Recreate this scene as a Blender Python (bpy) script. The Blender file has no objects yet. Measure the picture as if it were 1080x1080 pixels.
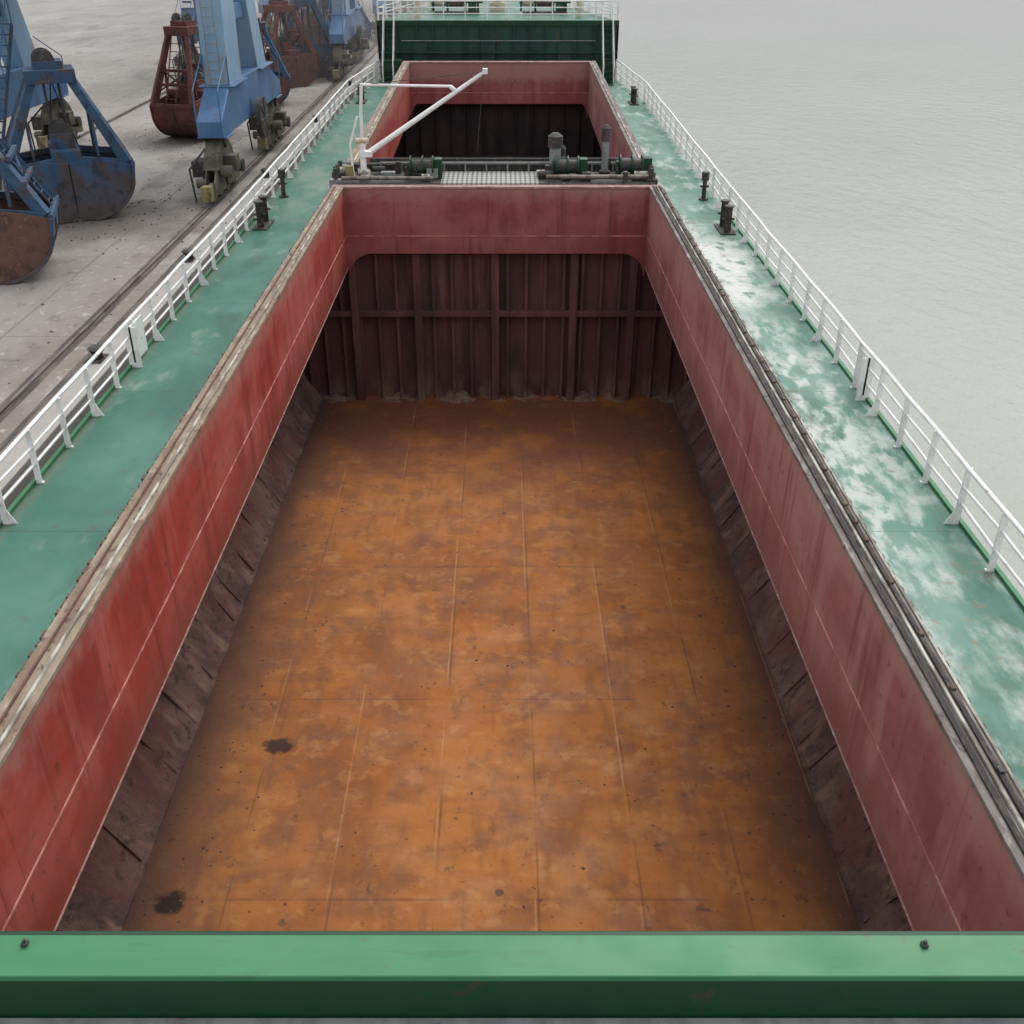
import bpy, math, random
from mathutils import Vector, Matrix
random.seed(7)
R=random.Random(11)
sc=bpy.context.scene

# ------------------------------------------------------------------ colour
def S(r,g,b):
    def f(c):
        c/=255.0
        return c/12.92 if c<=0.04045 else ((c+0.055)/1.055)**2.4
    return (f(r),f(g),f(b),1.0)

# ------------------------------------------------------------------ materials
def make_mat(name, base, layers=(), rough=0.6, bump=None, metal=0.0, spec=0.4, rough_var=0.0):
    m=bpy.data.materials.new(name); m.use_nodes=True
    nt=m.node_tree; N=nt.nodes; L=nt.links
    bs=N['Principled BSDF']
    bs.inputs['Roughness'].default_value=rough
    bs.inputs['Metallic'].default_value=metal
    bs.inputs['Specular IOR Level'].default_value=spec
    tc=N.new('ShaderNodeTexCoord'); co=tc.outputs['Object']
    sep=N.new('ShaderNodeSeparateXYZ'); L.new(co,sep.inputs[0])
    def noise(scale,det=4,seed=0,rough_=0.58):
        mp=N.new('ShaderNodeMapping'); L.new(co,mp.inputs[0])
        if not isinstance(scale,(tuple,list)): scale=(scale,)*3
        mp.inputs['Scale'].default_value=scale
        mp.inputs['Location'].default_value=(seed*7.3,seed*3.1,seed*5.7)
        n=N.new('ShaderNodeTexNoise'); n.inputs['Scale'].default_value=1.0
        n.inputs['Detail'].default_value=min(det,5); n.inputs['Roughness'].default_value=rough_
        L.new(mp.outputs[0],n.inputs['Vector']); return n.outputs['Fac']
    def mrange(v,a,b,lin=False):
        r=N.new('ShaderNodeMapRange'); r.interpolation_type='LINEAR' if lin else 'SMOOTHSTEP'
        inv=a>b
        if inv:
            r.inputs['From Min'].default_value=b; r.inputs['From Max'].default_value=a
            r.inputs['To Min'].default_value=1; r.inputs['To Max'].default_value=0
        else:
            r.inputs['From Min'].default_value=a; r.inputs['From Max'].default_value=b
        L.new(v,r.inputs['Value']); return r.outputs['Result']
    def math_(op,a,b=None):
        n=N.new('ShaderNodeMath'); n.operation=op
        for i,x in enumerate((a,b)):
            if x is None: continue
            if isinstance(x,(int,float)): n.inputs[i].default_value=x
            else: L.new(x,n.inputs[i])
        return n.outputs[0]
    ax={'x':0,'y':1,'z':2}
    def mask(sp):
        k=sp[0]
        if k=='n':
            _,s,lo,hi,*r=sp
            return mrange(noise(s,r[0] if r else 4,r[1] if len(r)>1 else 0),lo,hi)
        if k=='r':
            _,a,lo,hi,*r=sp
            v=sep.outputs[ax[a]]
            if r and r[0]:
                nn=math_('MULTIPLY',math_('SUBTRACT',noise(r[1] if len(r)>1 else 0.6,4,3),0.5),r[0])
                v=math_('ADD',v,nn)
            return mrange(v,lo,hi)
        if k=='abs':
            _,a,c,lo,hi,wob,ws=sp
            v=math_('ABSOLUTE',math_('SUBTRACT',sep.outputs[ax[a]],c))
            nn=math_('MULTIPLY',math_('SUBTRACT',noise(ws,4,5),0.5),wob)
            return mrange(math_('ADD',v,nn),lo,hi)
        if k=='s':
            _,cx,cy,rx,ry,soft,wob,ws=sp
            a=math_('POWER',math_('ABSOLUTE',math_('DIVIDE',math_('SUBTRACT',sep.outputs[0],cx),rx)),2)
            b=math_('POWER',math_('ABSOLUTE',math_('DIVIDE',math_('SUBTRACT',sep.outputs[1],cy),ry)),2)
            v=math_('SQRT',math_('ADD',a,b))
            nn=math_('MULTIPLY',math_('SUBTRACT',noise(ws,4,2),0.5),wob)
            return mrange(math_('ADD',v,nn),1.0+soft,1.0-soft)
        if k=='l':
            _,a,per,w,off=sp
            v=math_('DIVIDE',math_('ADD',sep.outputs[ax[a]],off+1000*per),per)
            fr=math_('FRACT',v); d=math_('ABSOLUTE',math_('SUBTRACT',fr,0.5))
            return mrange(d,w/per,w/per*0.3)
    prev=base
    for ly in layers:
        c,alpha,masks=ly
        f=None
        for mk in masks:
            o=mask(mk); f=o if f is None else math_('MULTIPLY',f,o)
        f=math_('MULTIPLY',f,alpha)
        mx=N.new('ShaderNodeMix'); mx.data_type='RGBA'
        L.new(f,mx.inputs[0])
        if isinstance(prev,tuple): mx.inputs[6].default_value=prev
        else: L.new(prev,mx.inputs[6])
        mx.inputs[7].default_value=c
        prev=mx.outputs[2]
    if isinstance(prev,tuple): bs.inputs['Base Color'].default_value=prev
    else: L.new(prev,bs.inputs['Base Color'])
    if rough_var:
        v=mrange(noise(1.3,3,9),0.3,0.7)
        L.new(math_('ADD',math_('MULTIPLY',v,rough_var),rough-rough_var/2),bs.inputs['Roughness'])
    if bump:
        s,st,di=bump
        b=N.new('ShaderNodeBump'); b.inputs['Strength'].default_value=st; b.inputs['Distance'].default_value=di
        L.new(noise(s,4,1,0.6),b.inputs['Height']); L.new(b.outputs[0],bs.inputs['Normal'])
    return m

M={}
M['deck_l']=make_mat('deck_green_paint',S(48,100,84),[
  (S(72,120,105),0.65,[('n',0.35,0.4,0.65,4,1)]),
  (S(38,84,71),0.65,[('n',(0.9,0.35,1),0.5,0.7,4,2)]),
  (S(130,144,133),0.5,[('n',(1.5,0.7,1),0.57,0.72,5,3)]),
  (S(80,80,66),0.6,[('n',2.5,0.60,0.72,5,4)]),
  (S(118,128,117),0.6,[('n',(0.5,0.3,1),0.48,0.66,4,24),('r','y',28,44,8.0,(0.3,0.2,1))]),
  (S(86,77,60),0.75,[('abs','x',-5.62,0.35,0.05,0.35,2.0)]),
  (S(96,100,84),0.6,[('abs','x',-8.65,0.3,0.03,0.3,2.0)]),
  (S(36,70,59),0.5,[('l','y',6.0,0.03,0)]),
  ],rough=0.5,bump=(3.0,0.25,0.02),rough_var=0.25)
M['deck_r']=make_mat('deck_green_paint_salt_and_sheen',S(76,119,105),[  # pale patches: salt, with the deck's soft sheen painted into the colour
  (S(106,138,128),0.7,[('n',0.4,0.38,0.62,4,1)]),
  (S(56,97,83),0.7,[('n',(0.9,0.35,1),0.48,0.66,4,2)]),
  (S(174,182,178),0.65,[('n',(1.6,0.7,1),0.50,0.66,5,3)]),
  (S(196,199,196),0.9,[('s',6.0,31.0,1.5,4.6,0.45,1.6,0.8),('n',(2.4,1.2,1),0.36,0.5,5,6)]),
  (S(186,192,188),0.8,[('s',6.2,19.5,1.5,7.0,0.5,1.8,0.9),('n',(2.6,1.1,1),0.44,0.6,5,8)]),
  (S(106,102,87),0.6,[('n',2.2,0.57,0.72,5,4)]),
  (S(126,110,86),0.6,[('n',5.0,0.60,0.70,4,14)]),
  (S(100,95,85),0.7,[('abs','x',5.15,0.3,0.05,0.3,2.0)]),
  (S(56,87,75),0.4,[('l','y',6.0,0.03,0)]),
  ],rough=0.6,bump=(3.0,0.25,0.02),rough_var=0.2)
M['green']=make_mat('green_paint_bright',S(50,114,72),[
  (S(66,125,88),0.5,[('n',(0.5,2,2),0.4,0.65,4,1)]),
  (S(42,94,62),0.5,[('n',(1.4,6,6),0.55,0.7,4,2)]),
  (S(86,78,58),0.7,[('n',5.0,0.63,0.74,4,4)]),],rough=0.5,bump=(6,0.15,0.01),rough_var=0.15)
M['dgreen']=make_mat('green_paint_dark_and_shaded',S(6,58,32),[  # shade of the coaming's aft face put into the colour; dark-painted gear shares it
  (S(10,46,30),0.6,[('n',(0.6,2,2),0.45,0.65,4,1)]),
  (S(62,54,40),0.5,[('n',3.0,0.62,0.74,4,4)])],rough=0.5,bump=(5,0.2,0.01))
M['fgreen']=make_mat('forecastle_green_paint',S(32,66,56),[
  (S(24,50,45),0.7,[('n',(0.8,0.8,0.4),0.42,0.65,4,1)]),
  (S(76,68,56),0.6,[('n',(2.0,2,0.6),0.56,0.70,4,4)])],rough=0.6,bump=(3,0.2,0.02))
def red(name,base,chalk,dark,brown):
    return make_mat(name,base,[
  (chalk,0.75,[('n',(0.4,0.25,0.8),0.36,0.66,4,1)]),
  (dark,0.6,[('n',(1,0.5,0.5),0.5,0.72,4,2)]),
  (chalk,0.65,[('n',(2,1.6,0.35),0.50,0.70,5,5)]),
  (dark,0.75,[('n',(3.4,3.0,0.2),0.53,0.69,5,8)]),
  (S(94,62,54),0.7,[('n',(5,5,5),0.60,0.72,4,4)]),
  (brown,0.7,[('r','z',0.0,-1.15,1.3,(1.6,1.6,0.5))]),
  (S(162,126,117),0.6,[('r','z',1.0,1.6,0.9,(3,3,3))]),
  (dark,0.4,[('l','y',3.05,0.018,0)]),
  ],rough=0.6,bump=(2.0,0.25,0.03),rough_var=0.2,spec=0.3)
M['redL']=red('red_oxide_paint',S(152,57,50),S(170,94,87),S(117,43,40),S(120,60,53))
M['redR']=red('red_oxide_paint_hazed',S(146,91,91),S(168,124,122),S(118,69,68),S(122,80,77))  # starboard side: pinkish haze put into the colour of the same red paint
M['redE']=red('red_oxide_paint_end',S(136,70,70),S(154,96,94),S(107,54,54),S(112,64,61))
M['weld']=make_mat('weld_seam_primer',S(190,136,125),[(S(150,86,79),0.85,[('n',3,0.42,0.6,4,1)])],rough=0.7)
M['flangeL']=make_mat('rusty_flange_steel',S(138,124,108),[
  (S(112,91,78),0.8,[('n',(4,1.2,2),0.4,0.62,5,1)]),
  (S(168,157,139),0.7,[('n',(6,2.0,2),0.52,0.68,5,3)]),
  (S(72,56,50),0.85,[('n',(7,4,2),0.56,0.68,5,2)])],rough=0.85,bump=(14,0.5,0.02))
M['flangeR']=make_mat('weathered_flange_steel',S(119,111,106),[
  (S(90,79,74),0.8,[('n',(4,1.2,2),0.42,0.62,5,1)]),
  (S(168,163,157),0.7,[('n',(6,1.6,2),0.54,0.7,5,3)]),
  (S(58,49,46),0.85,[('n',(7,4,2),0.56,0.7,5,2)])],rough=0.8,bump=(14,0.5,0.02))
M['pale']=make_mat('pale_seal_strip',S(176,173,164),[(S(108,100,90),0.95,[('n',(6,1.5,6),0.40,0.58,5,1)])],rough=0.8,bump=(12,0.4,0.01))
M['black']=make_mat('black_rubber_and_grease',S(48,43,41),[(S(86,74,65),0.8,[('n',(8,3,8),0.5,0.65,4,1)])],rough=0.8,bump=(12,0.5,0.02))
M['cleat']=make_mat('rusty_cleat',S(92,77,64),[(S(62,53,47),0.8,[('n',(8,3,8),0.5,0.65,4,1)]),(S(116,97,76),0.8,[('n',(5,2,8),0.55,0.65,4,3)])],rough=0.9,bump=(12,0.5,0.02))
M['dark']=make_mat('dark_machinery',S(54,54,53),[(S(88,71,60),0.7,[('n',4,0.5,0.65,4,1)]),(S(116,116,111),0.5,[('n',7,0.58,0.68,4,2)])],rough=0.6,bump=(10,0.3,0.01))
M['rust']=make_mat('rust',S(98,71,62),[(S(72,54,50),0.8,[('n',3,0.45,0.62,5,1)]),(S(122,97,82),0.6,[('n',6,0.55,0.68,4,2)])],rough=0.9,bump=(8,0.6,0.02))
M['floor']=make_mat('rusty_tank_top_plate',S(158,97,49),[
  (S(170,111,58),0.7,[('n',(0.30,0.24,1),0.42,0.62,4,1)]),
  (S(132,78,43),0.75,[('n',(0.55,0.42,1),0.44,0.66,5,2)]),
  (S(127,79,50),0.5,[('n',(0.5,1.9,1),0.46,0.70,5,3)]),
  (S(114,70,47),0.48,[('n',(2.8,0.5,1),0.50,0.72,5,7)]),
  (S(118,76,54),0.6,[('n',(1.3,1.3,1),0.48,0.64,5,12)]),
  (S(182,130,82),0.4,[('n',(2.6,2.9,1),0.53,0.69,5,15)]),
  (S(108,67,53),0.9,[('r','y',25.5,32.5,7.0,(0.4,0.4,0.4)),('n',0.7,0.25,0.55,4,8)]),
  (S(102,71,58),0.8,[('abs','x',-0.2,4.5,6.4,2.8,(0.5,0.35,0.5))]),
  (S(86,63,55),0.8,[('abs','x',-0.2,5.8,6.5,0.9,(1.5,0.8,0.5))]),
  (S(90,60,45),0.5,[('l','x',1.85,0.03,0.3),('n',(1.2,0.3,1),0.42,0.58,3,20)]),
  (S(90,60,45),0.45,[('l','y',5.4,0.045,1.2),('n',(0.5,1,1),0.42,0.58,3,21)]),
  (S(186,142,98),0.4,[('l','x',1.85,0.025,0.36),('n',(1.2,0.4,1),0.46,0.6,3,22)]),
  (S(74,52,43),0.7,[('n',2.6,0.64,0.74,5,9)]),
  (S(66,48,40),0.6,[('n',8.0,0.63,0.74,3,10)]),
  (S(40,31,27),0.9,[('s',-4.72,16.2,0.30,0.22,0.28,1.9,3.4)]),
  (S(34,27,24),0.9,[('s',-5.9,12.25,0.29,0.26,0.26,1.7,3.2)]),
  (S(46,35,30),0.7,[('s',-0.07,12.45,0.08,0.08,0.4,0.9,5.0)]),
  ],rough=0.72,bump=(3.2,0.5,0.05),rough_var=0.3,spec=0.25)
M['hopper']=make_mat('dirty_hopper_plate',S(114,90,81),[
  (S(84,64,61),0.85,[('n',(0.8,0.8,0.8),0.4,0.62,5,1)]),
  (S(143,115,98),0.7,[('n',(1,2.5,1),0.5,0.68,5,2)]),
  (S(105,64,58),0.65,[('n',(0.5,0.6,0.5),0.48,0.62,4,3)]),
  (S(66,52,48),0.8,[('n',4,0.54,0.68,5,4)])],rough=0.9,bump=(3.2,0.9,0.12))
M['bulk']=make_mat('maroon_bulkhead_paint',S(99,66,65),[
  (S(77,54,55),0.8,[('n',(0.7,0.7,0.35),0.42,0.65,5,1)]),
  (S(124,91,84),0.6,[('n',(2.4,2,0.3),0.50,0.68,5,2)]),
  (S(142,118,102),0.7,[('r','z',-4.9,-6.0,1.6,(1.4,1,1)),('n',(1.5,1,0.6),0.4,0.6,5,3)]),
  ],rough=0.85,bump=(4,0.5,0.03))
M['dirt']=make_mat('cargo_residue_dust',S(130,106,90),[(S(100,78,64),0.8,[('n',3,0.42,0.6,5,1)]),(S(160,140,122),0.5,[('n',8,0.55,0.7,4,2)])],rough=1.0,bump=(10,0.9,0.05))
M['hold2']=make_mat('dark_hold_steel',S(58,42,43),[(S(42,33,35),0.8,[('n',0.7,0.4,0.6,4,1)]),(S(76,60,55),0.5,[('n',(2,2,0.4),0.56,0.7,4,2)])],rough=0.9,bump=(4,0.4,0.03))
M['white']=make_mat('white_marine_paint',S(228,229,227),[(S(198,200,197),0.6,[('n',2,0.45,0.65,4,1)]),(S(150,108,76),0.75,[('n',9,0.64,0.72,4,2)])],rough=0.45)
M['cream']=make_mat('cream_paint',S(198,186,157),[(S(150,112,78),0.7,[('n',4,0.58,0.68,4,1)])],rough=0.5)
M['grey']=make_mat('grey_deck_paint',S(130,134,134),[(S(104,108,108),0.6,[('n',3,0.45,0.6,4,1)]),(S(108,80,62),0.6,[('n',6,0.64,0.72,4,2)])],rough=0.6,bump=(10,0.2,0.01))
M['blue']=make_mat('crane_blue_paint',S(60,97,136),[
  (S(86,120,153),0.6,[('n',(0.5,0.5,0.3),0.4,0.62,4,1)]),
  (S(44,74,107),0.5,[('n',(1.2,1.2,0.4),0.5,0.7,4,2)]),
  (S(92,79,72),0.8,[('n',(2.5,2.5,1.0),0.55,0.68,5,3)])],rough=0.5,bump=(4,0.2,0.02))
M['lblue']=make_mat('crane_light_blue_paint',S(114,146,173),[
  (S(140,166,185),0.6,[('n',(0.5,0.5,0.3),0.4,0.62,4,1)]),
  (S(134,123,114),0.7,[('n',(1.6,1.6,0.5),0.52,0.66,5,3)])],rough=0.5)
M['navy']=make_mat('grab_blue_paint',S(44,72,100),[
  (S(62,90,117),0.6,[('n',0.9,0.42,0.65,4,1)]),
  (S(84,71,67),0.9,[('r','z',1.4,-0.5,1.4,(1.4,1.4,1.4))]),
  (S(74,64,60),0.9,[('n',(1.6,1.6,1.6),0.50,0.62,5,3)]),
  (S(36,39,46),0.7,[('n',3,0.50,0.66,5,4)])],rough=0.7,bump=(5,0.4,0.02))
M['grabred']=make_mat('grab_red_rust',S(104,62,56),[
  (S(77,53,50),0.8,[('n',1.2,0.42,0.62,5,1)]),
  (S(128,89,79),0.5,[('n',4,0.55,0.7,4,2)])],rough=0.8,bump=(5,0.5,0.02))
M['olive']=make_mat('greasy_bogie_steel',S(92,89,75),[(S(60,56,50),0.85,[('n',1.6,0.42,0.6,5,1)]),(S(130,124,101),0.5,[('n',4,0.56,0.7,4,2)])],rough=0.7,bump=(6,0.5,0.02))
M['yellow']=make_mat('yellow_paint',S(142,129,88),[(S(92,82,65),0.9,[('n',3,0.42,0.6,4,1)])],rough=0.7)
M['quay']=make_mat('quay_concrete',S(149,144,138),[
  (S(128,122,116),0.8,[('n',(0.10,0.05,1),0.4,0.62,5,1)]),
  (S(166,162,157),0.7,[('n',(0.25,0.15,1),0.5,0.68,5,2)]),
  (S(106,99,93),0.8,[('n',(0.45,0.16,1),0.50,0.7,5,3)]),
  (S(117,107,98),0.75,[('r','x',-13.4,-11.2,0.9,(0.5,0.3,1)),('n',(1,0.5,1),0.3,0.58,5,9)]),
  (S(88,82,77),0.65,[('n',1.6,0.56,0.72,5,4)]),
  (S(178,175,170),0.5,[('n',(4,3,1),0.58,0.7,5,14)]),
  (S(96,91,86),0.65,[('l','y',7.5,0.05,0),('n',(0.8,1,1),0.36,0.5,3,30)]),
  (S(96,91,86),0.65,[('l','x',5.2,0.05,0.5),('n',(1,0.5,1),0.36,0.5,3,31)]),
  (S(88,82,77),0.85,[('s',-15.5,38.6,4.2,3.4,0.5,1.4,0.6)]),
  (S(94,88,83),0.8,[('s',-16.4,55,3.6,3.2,0.5,1.4,0.6)]),
  (S(168,165,160),0.6,[('r','x',-10.6,-10.4,0.1)]),
  ],rough=0.85,bump=(1.6,0.4,0.04),rough_var=0.2)
M['joint']=make_mat('dark_trench',S(70,64,60),[(S(106,97,88),0.8,[('n',(6,0.6,1),0.42,0.6,4,1)])],rough=0.9)
M['steel']=make_mat('worn_rail_steel',S(120,113,107),[(S(87,70,61),0.8,[('n',(5,1,3),0.45,0.6,4,1)])],rough=0.5,metal=0.4)
M['hull']=make_mat('hull_paint',S(60,60,66),[(S(110,62,46),0.6,[('n',(1,1,0.4),0.5,0.7,5,1)])],rough=0.6)
M['pink']=make_mat('pink_painted_edge',S(154,120,114),[(S(123,88,82),0.8,[('n',(2,5,5),0.45,0.62,4,1)]),(S(180,170,163),0.6,[('n',(4,5,5),0.58,0.68,4,2)])],rough=0.7)
M['grate']=make_mat('steel_grating',S(158,160,157),[(S(80,80,80),0.85,[('l','x',0.16,0.05,0)]),(S(90,90,88),0.8,[('l','y',0.3,0.06,0)])],rough=0.6,metal=0.2)

def sea_mat():
    m=bpy.data.materials.new('muddy_harbour_water'); m.use_nodes=True
    nt=m.node_tree;N=nt.nodes;L=nt.links;bs=N['Principled BSDF']
    tc=N.new('ShaderNodeTexCoord')
    mp=N.new('ShaderNodeMapping');L.new(tc.outputs['Object'],mp.inputs[0]);mp.inputs['Scale'].default_value=(1.2,0.7,1)
    mp.inputs['Rotation'].default_value=(0,0,0.5)
    n=N.new('ShaderNodeTexNoise');n.inputs['Scale'].default_value=0.9;n.inputs['Detail'].default_value=5;n.inputs['Roughness'].default_value=0.62
    L.new(mp.outputs[0],n.inputs['Vector'])
    b=N.new('ShaderNodeBump');b.inputs['Strength'].default_value=0.6;b.inputs['Distance'].default_value=0.3
    L.new(n.outputs['Fac'],b.inputs['Height']);L.new(b.outputs[0],bs.inputs['Normal'])
    n2=N.new('ShaderNodeTexNoise');n2.inputs['Scale'].default_value=0.03;n2.inputs['Detail'].default_value=4
    L.new(tc.outputs['Object'],n2.inputs['Vector'])
    cr=N.new('ShaderNodeValToRGB');cr.color_ramp.elements[0].position=0.35;cr.color_ramp.elements[1].position=0.65
    cr.color_ramp.elements[0].color=S(145,150,142);cr.color_ramp.elements[1].color=S(155,159,152)
    L.new(n2.outputs['Fac'],cr.inputs[0]);L.new(cr.outputs[0],bs.inputs['Base Color'])
    bs.inputs['Roughness'].default_value=0.14;bs.inputs['IOR'].default_value=1.33
    return m
M['sea']=sea_mat()

# ------------------------------------------------------------------ mesh builder
KINK=36.0
def sheer(y): return 0.026*(y-KINK) if y>KINK else 0.0
class B:
    def __init__(s): s.v=[];s.f=[];s.mi=[];s.mats=[];s.x=Matrix.Identity(4);s.sm=[]
    def m(s,n):
        if n not in s.mats: s.mats.append(n)
        return s.mats.index(n)
    def add(s,vs,fs,mat,smooth=False):
        o=len(s.v); i=s.m(mat)
        s.v+= [s.x@Vector(p) for p in vs]
        for f in fs: s.f.append([o+k for k in f]); s.mi.append(i); s.sm.append(smooth)
    def box(s,x0,x1,y0,y1,z0,z1,mat,seg=1):
        vs=[];fs=[]
        n=seg
        for k in range(n+1):
            y=y0+(y1-y0)*k/n
            vs+=[(x0,y,z0),(x1,y,z0),(x1,y,z1),(x0,y,z1)]
        for k in range(n):
            a=4*k;b=a+4
            for j in range(4):
                q=(j+1)%4
                fs.append((a+j,b+j,b+q,a+q))
        fs.append((0,1,2,3)); e=4*n; fs.append((e+3,e+2,e+1,e))
        s.add(vs,fs,mat)
    def beam(s,p,q,w,h,mat,taper=1.0):
        p=Vector(p);q=Vector(q);d=(q-p).normalized()
        up=Vector((0,0,1))
        if abs(d.dot(up))>0.95: up=Vector((0,1,0))
        a=d.cross(up).normalized();b=a.cross(d).normalized()
        vs=[]
        for c,t in((p,1.0),(q,taper)):
            for sx,sy in((-1,-1),(1,-1),(1,1),(-1,1)):
                vs.append(c+a*(sx*w*t/2)+b*(sy*h*t/2))
        s.add(vs,[(0,1,2,3),(7,6,5,4),(0,4,5,1),(1,5,6,2),(2,6,7,3),(3,7,4,0)],mat)
    def cyl(s,p,q,r,mat,r2=None,n=12):
        p=Vector(p);q=Vector(q);d=(q-p).normalized();r2=r if r2 is None else r2
        up=Vector((0,0,1))
        if abs(d.dot(up))>0.95: up=Vector((0,1,0))
        a=d.cross(up).normalized();b=a.cross(d).normalized()
        vs=[]
        for c,rr in((p,r),(q,r2)):
            for k in range(n):
                t=2*math.pi*k/n; vs.append(c+a*math.cos(t)*rr+b*math.sin(t)*rr)
        fs=[(k,(k+1)%n,n+(k+1)%n,n+k) for k in range(n)]
        s.add(vs,fs,mat,True)
        s.add(vs[:n],[tuple(range(n))][::1],mat); s.add(vs[n:],[tuple(range(n))],mat)
    def tube(s,pts,r,mat,n=8):
        for i in range(len(pts)-1): s.cyl(pts[i],pts[i+1],r,mat,n=n)
    def prism(s,poly,plane,a,b,mat):
        def P(u,v,w):
            return {'xz':(u,w,v),'yz':(w,u,v),'xy':(u,v,w)}[plane]
        n=len(poly); vs=[P(u,v,a) for u,v in poly]+[P(u,v,b) for u,v in poly]
        fs=[tuple(range(n)),tuple(range(2*n-1,n-1,-1))]+[(k,(k+1)%n,n+(k+1)%n,n+k) for k in range(n)]
        s.add(vs,fs,mat)
    def quad(s,pts,mat): s.add(pts,[tuple(range(len(pts)))],mat)
    def done(s,name,parent=None,shear=False,bev=0.0):
        me=bpy.data.meshes.new(name)
        vs=[tuple((v.x,v.y,v.z+(sheer(v.y) if shear else 0))) for v in s.v]
        me.from_pydata(vs,[],s.f)
        for n in s.mats: me.materials.append(M[n])
        for p,i,sm in zip(me.polygons,s.mi,s.sm): p.material_index=i; p.use_smooth=sm
        me.update()
        import bmesh
        bm=bmesh.new();bm.from_mesh(me);bmesh.ops.recalc_face_normals(bm,faces=bm.faces);bm.to_mesh(me);bm.free()
        o=bpy.data.objects.new(name,me); sc.collection.objects.link(o)
        if bev:
            md=o.modifiers.new('bevel','BEVEL');md.width=bev;md.segments=2;md.limit_method='ANGLE';md.angle_limit=0.7
        if parent: o.parent=parent
        return o
def empty(name):
    e=bpy.data.objects.new(name,None); sc.collection.objects.link(e); return e

# ------------------------------------------------------------------ dimensions
XL,XR=-5.20,4.75          # hatch opening
CT=1.58                   # coaming top
FZ=-6.02                  # tank top
DL,DR=-8.75,7.96          # deck edges
Y0,Y1=5.85,33.9           # hatch 1
Y2,Y3=36.6,61.3           # hatch 2
ship=empty('cargo_ship')

# decks
b=B()
def strip(xa,xb,ya,yb,mat): b.box(xa,xb,ya,yb,-0.06,0.0,mat)
strip(DL,XL-0.15,-12,36,'deck_l'); strip(XR+0.15,DR,-12,36,'deck_r')
b.prism([(DL,36),(XL-0.15,36),(XL-0.15,66),(-7.4,66),(-8.35,58)],'xy',-0.06,0.0,'deck_l')
b.prism([(XR+0.15,36),(DR,36),(7.6,58),(6.75,66),(XR+0.15,66)],'xy',-0.06,0.0,'deck_r')
b.box(XL-0.15,XR+0.15,Y1+0.3,36,-0.06,0,'deck_l'); b.box(XL-0.15,XR+0.15,36,Y2-0.1,-0.06,0,'deck_l')
b.box(XL-0.15,XR+0.15,Y3+0.15,66,-0.06,0,'deck_l'); b.box(XL-0.15,XR+0.15,-12,Y0-0.5,-0.06,0,'deck_l')
b.done('main_deck',ship,shear=True)
b=B()
for x,m_ in((DL,'green'),(DR-0.08,'green')):
    b.box(x,x+0.08,-12,36,0.0,0.07,m_)
b.done('gunwale_bar',ship)

# hatch coamings
b=B()
b.box(XL-0.15,XL,Y0,Y1,-1.05,CT-0.07,'redL'); b.box(XR,XR+0.15,Y0,Y1,-1.05,CT-0.07,'redR')
b.done('side_coaming',ship)
def endplate(bb,y0,y1,zt,mat,zm=-0.60,zl=-1.05,r=0.75):
    pts=[(XL,zt),(XL,zl-0.3)]
    for k in range(11):
        t=math.pi/2*k/10; pts.append((XL+0.05+r-r*math.cos(t), zl-0.3+ (zm-zl+0.3)*math.sin(t)))
    for k in range(11):
        t=math.pi/2*(1-k/10); pts.append((XR-0.05-r+r*math.cos(t), zl-0.3+ (zm-zl+0.3)*math.sin(t)))
    pts+=[(XR,zl-0.3),(XR,zt)]
    bb.prism(pts,'xz',y0,y1,mat)
b=B(); endplate(b,Y1,Y1+0.12,CT-0.07,'redE'); b.done('end_coaming_forward',ship)
b=B(); b.box(XL-0.15,XR+0.15,Y0-0.15,Y0,-1.05,CT-0.075,'dgreen')
b.box(XL-1.1,XR+1.1,Y0-0.5,Y0-0.10,CT-0.07,CT,'green')
b.box(XL-1.1,XR+1.1,Y0-0.49,Y0-0.43,CT-0.66,CT-0.075,'dgreen')
for k in range(14):
    x=XL-1.0+k*0.92; b.box(x,x+0.03,Y0-0.425,Y0-0.16,CT-0.6,CT-0.08,'dgreen')
b.box(XL-3.0,XR+3.0,1.5,Y0-0.5,CT-0.62,CT-0.54,'grey')
for x,y in((-4.04,Y0-0.20),(3.55,Y0-0.21)):
    b.box(x-0.03,x+0.03,y-0.03,y+0.03,CT,CT+0.035,'dark'); b.cyl((x,y,CT),(x,y,CT+0.065),0.015,'dark')
b.done('end_coaming_aft',ship,bev=0.012)
b=B()
b.box(XL,XL+0.012,Y0,Y1,-0.033,0.0,'weld'); b.box(XR-0.012,XR,Y0,Y1,-0.028,0.0,'weld'); b.box(XL,XR,Y1-0.012,Y1,-0.03,0.0,'weld')
b.box(XL,XL+0.02,Y0,Y1,-1.06,-1.04,'pink'); b.box(XR-0.02,XR,Y0,Y1,-1.06,-1.04,'pink')
b.done('weld_seam',ship)
b=B()
b.box(XL-0.36,XL+0.03,Y0-0.0,Y1+0.3,CT-0.07,CT,'flangeL')
b.box(XL-0.10,XL-0.06,Y0,Y1,CT,CT+0.03,'pale')
b.box(XL-0.24,XL-0.21,Y0,Y1,CT,CT+0.025,'rust')
y=Y0+0.1
while y<Y1:
    l=R.uniform(0.08,0.17); b.box(XL-0.40-R.uniform(0,0.02),XL-0.36,y,y+l,CT-0.12,CT-R.uniform(0.01,0.05),'cleat'); y+=l+R.uniform(0.04,0.14)
b.box(XL-0.39,XL-0.37,Y0,Y1,CT-0.2,CT-0.11,'cleat')
b.done('coaming_rest_bar_port',ship,bev=0.006)
b=B()
b.box(XR-0.03,XR+0.36,Y0,Y1+0.3,CT-0.07,CT,'flangeR')
b.box(XR+0.06,XR+0.13,Y0,Y1,CT,CT+0.035,'black')
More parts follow.
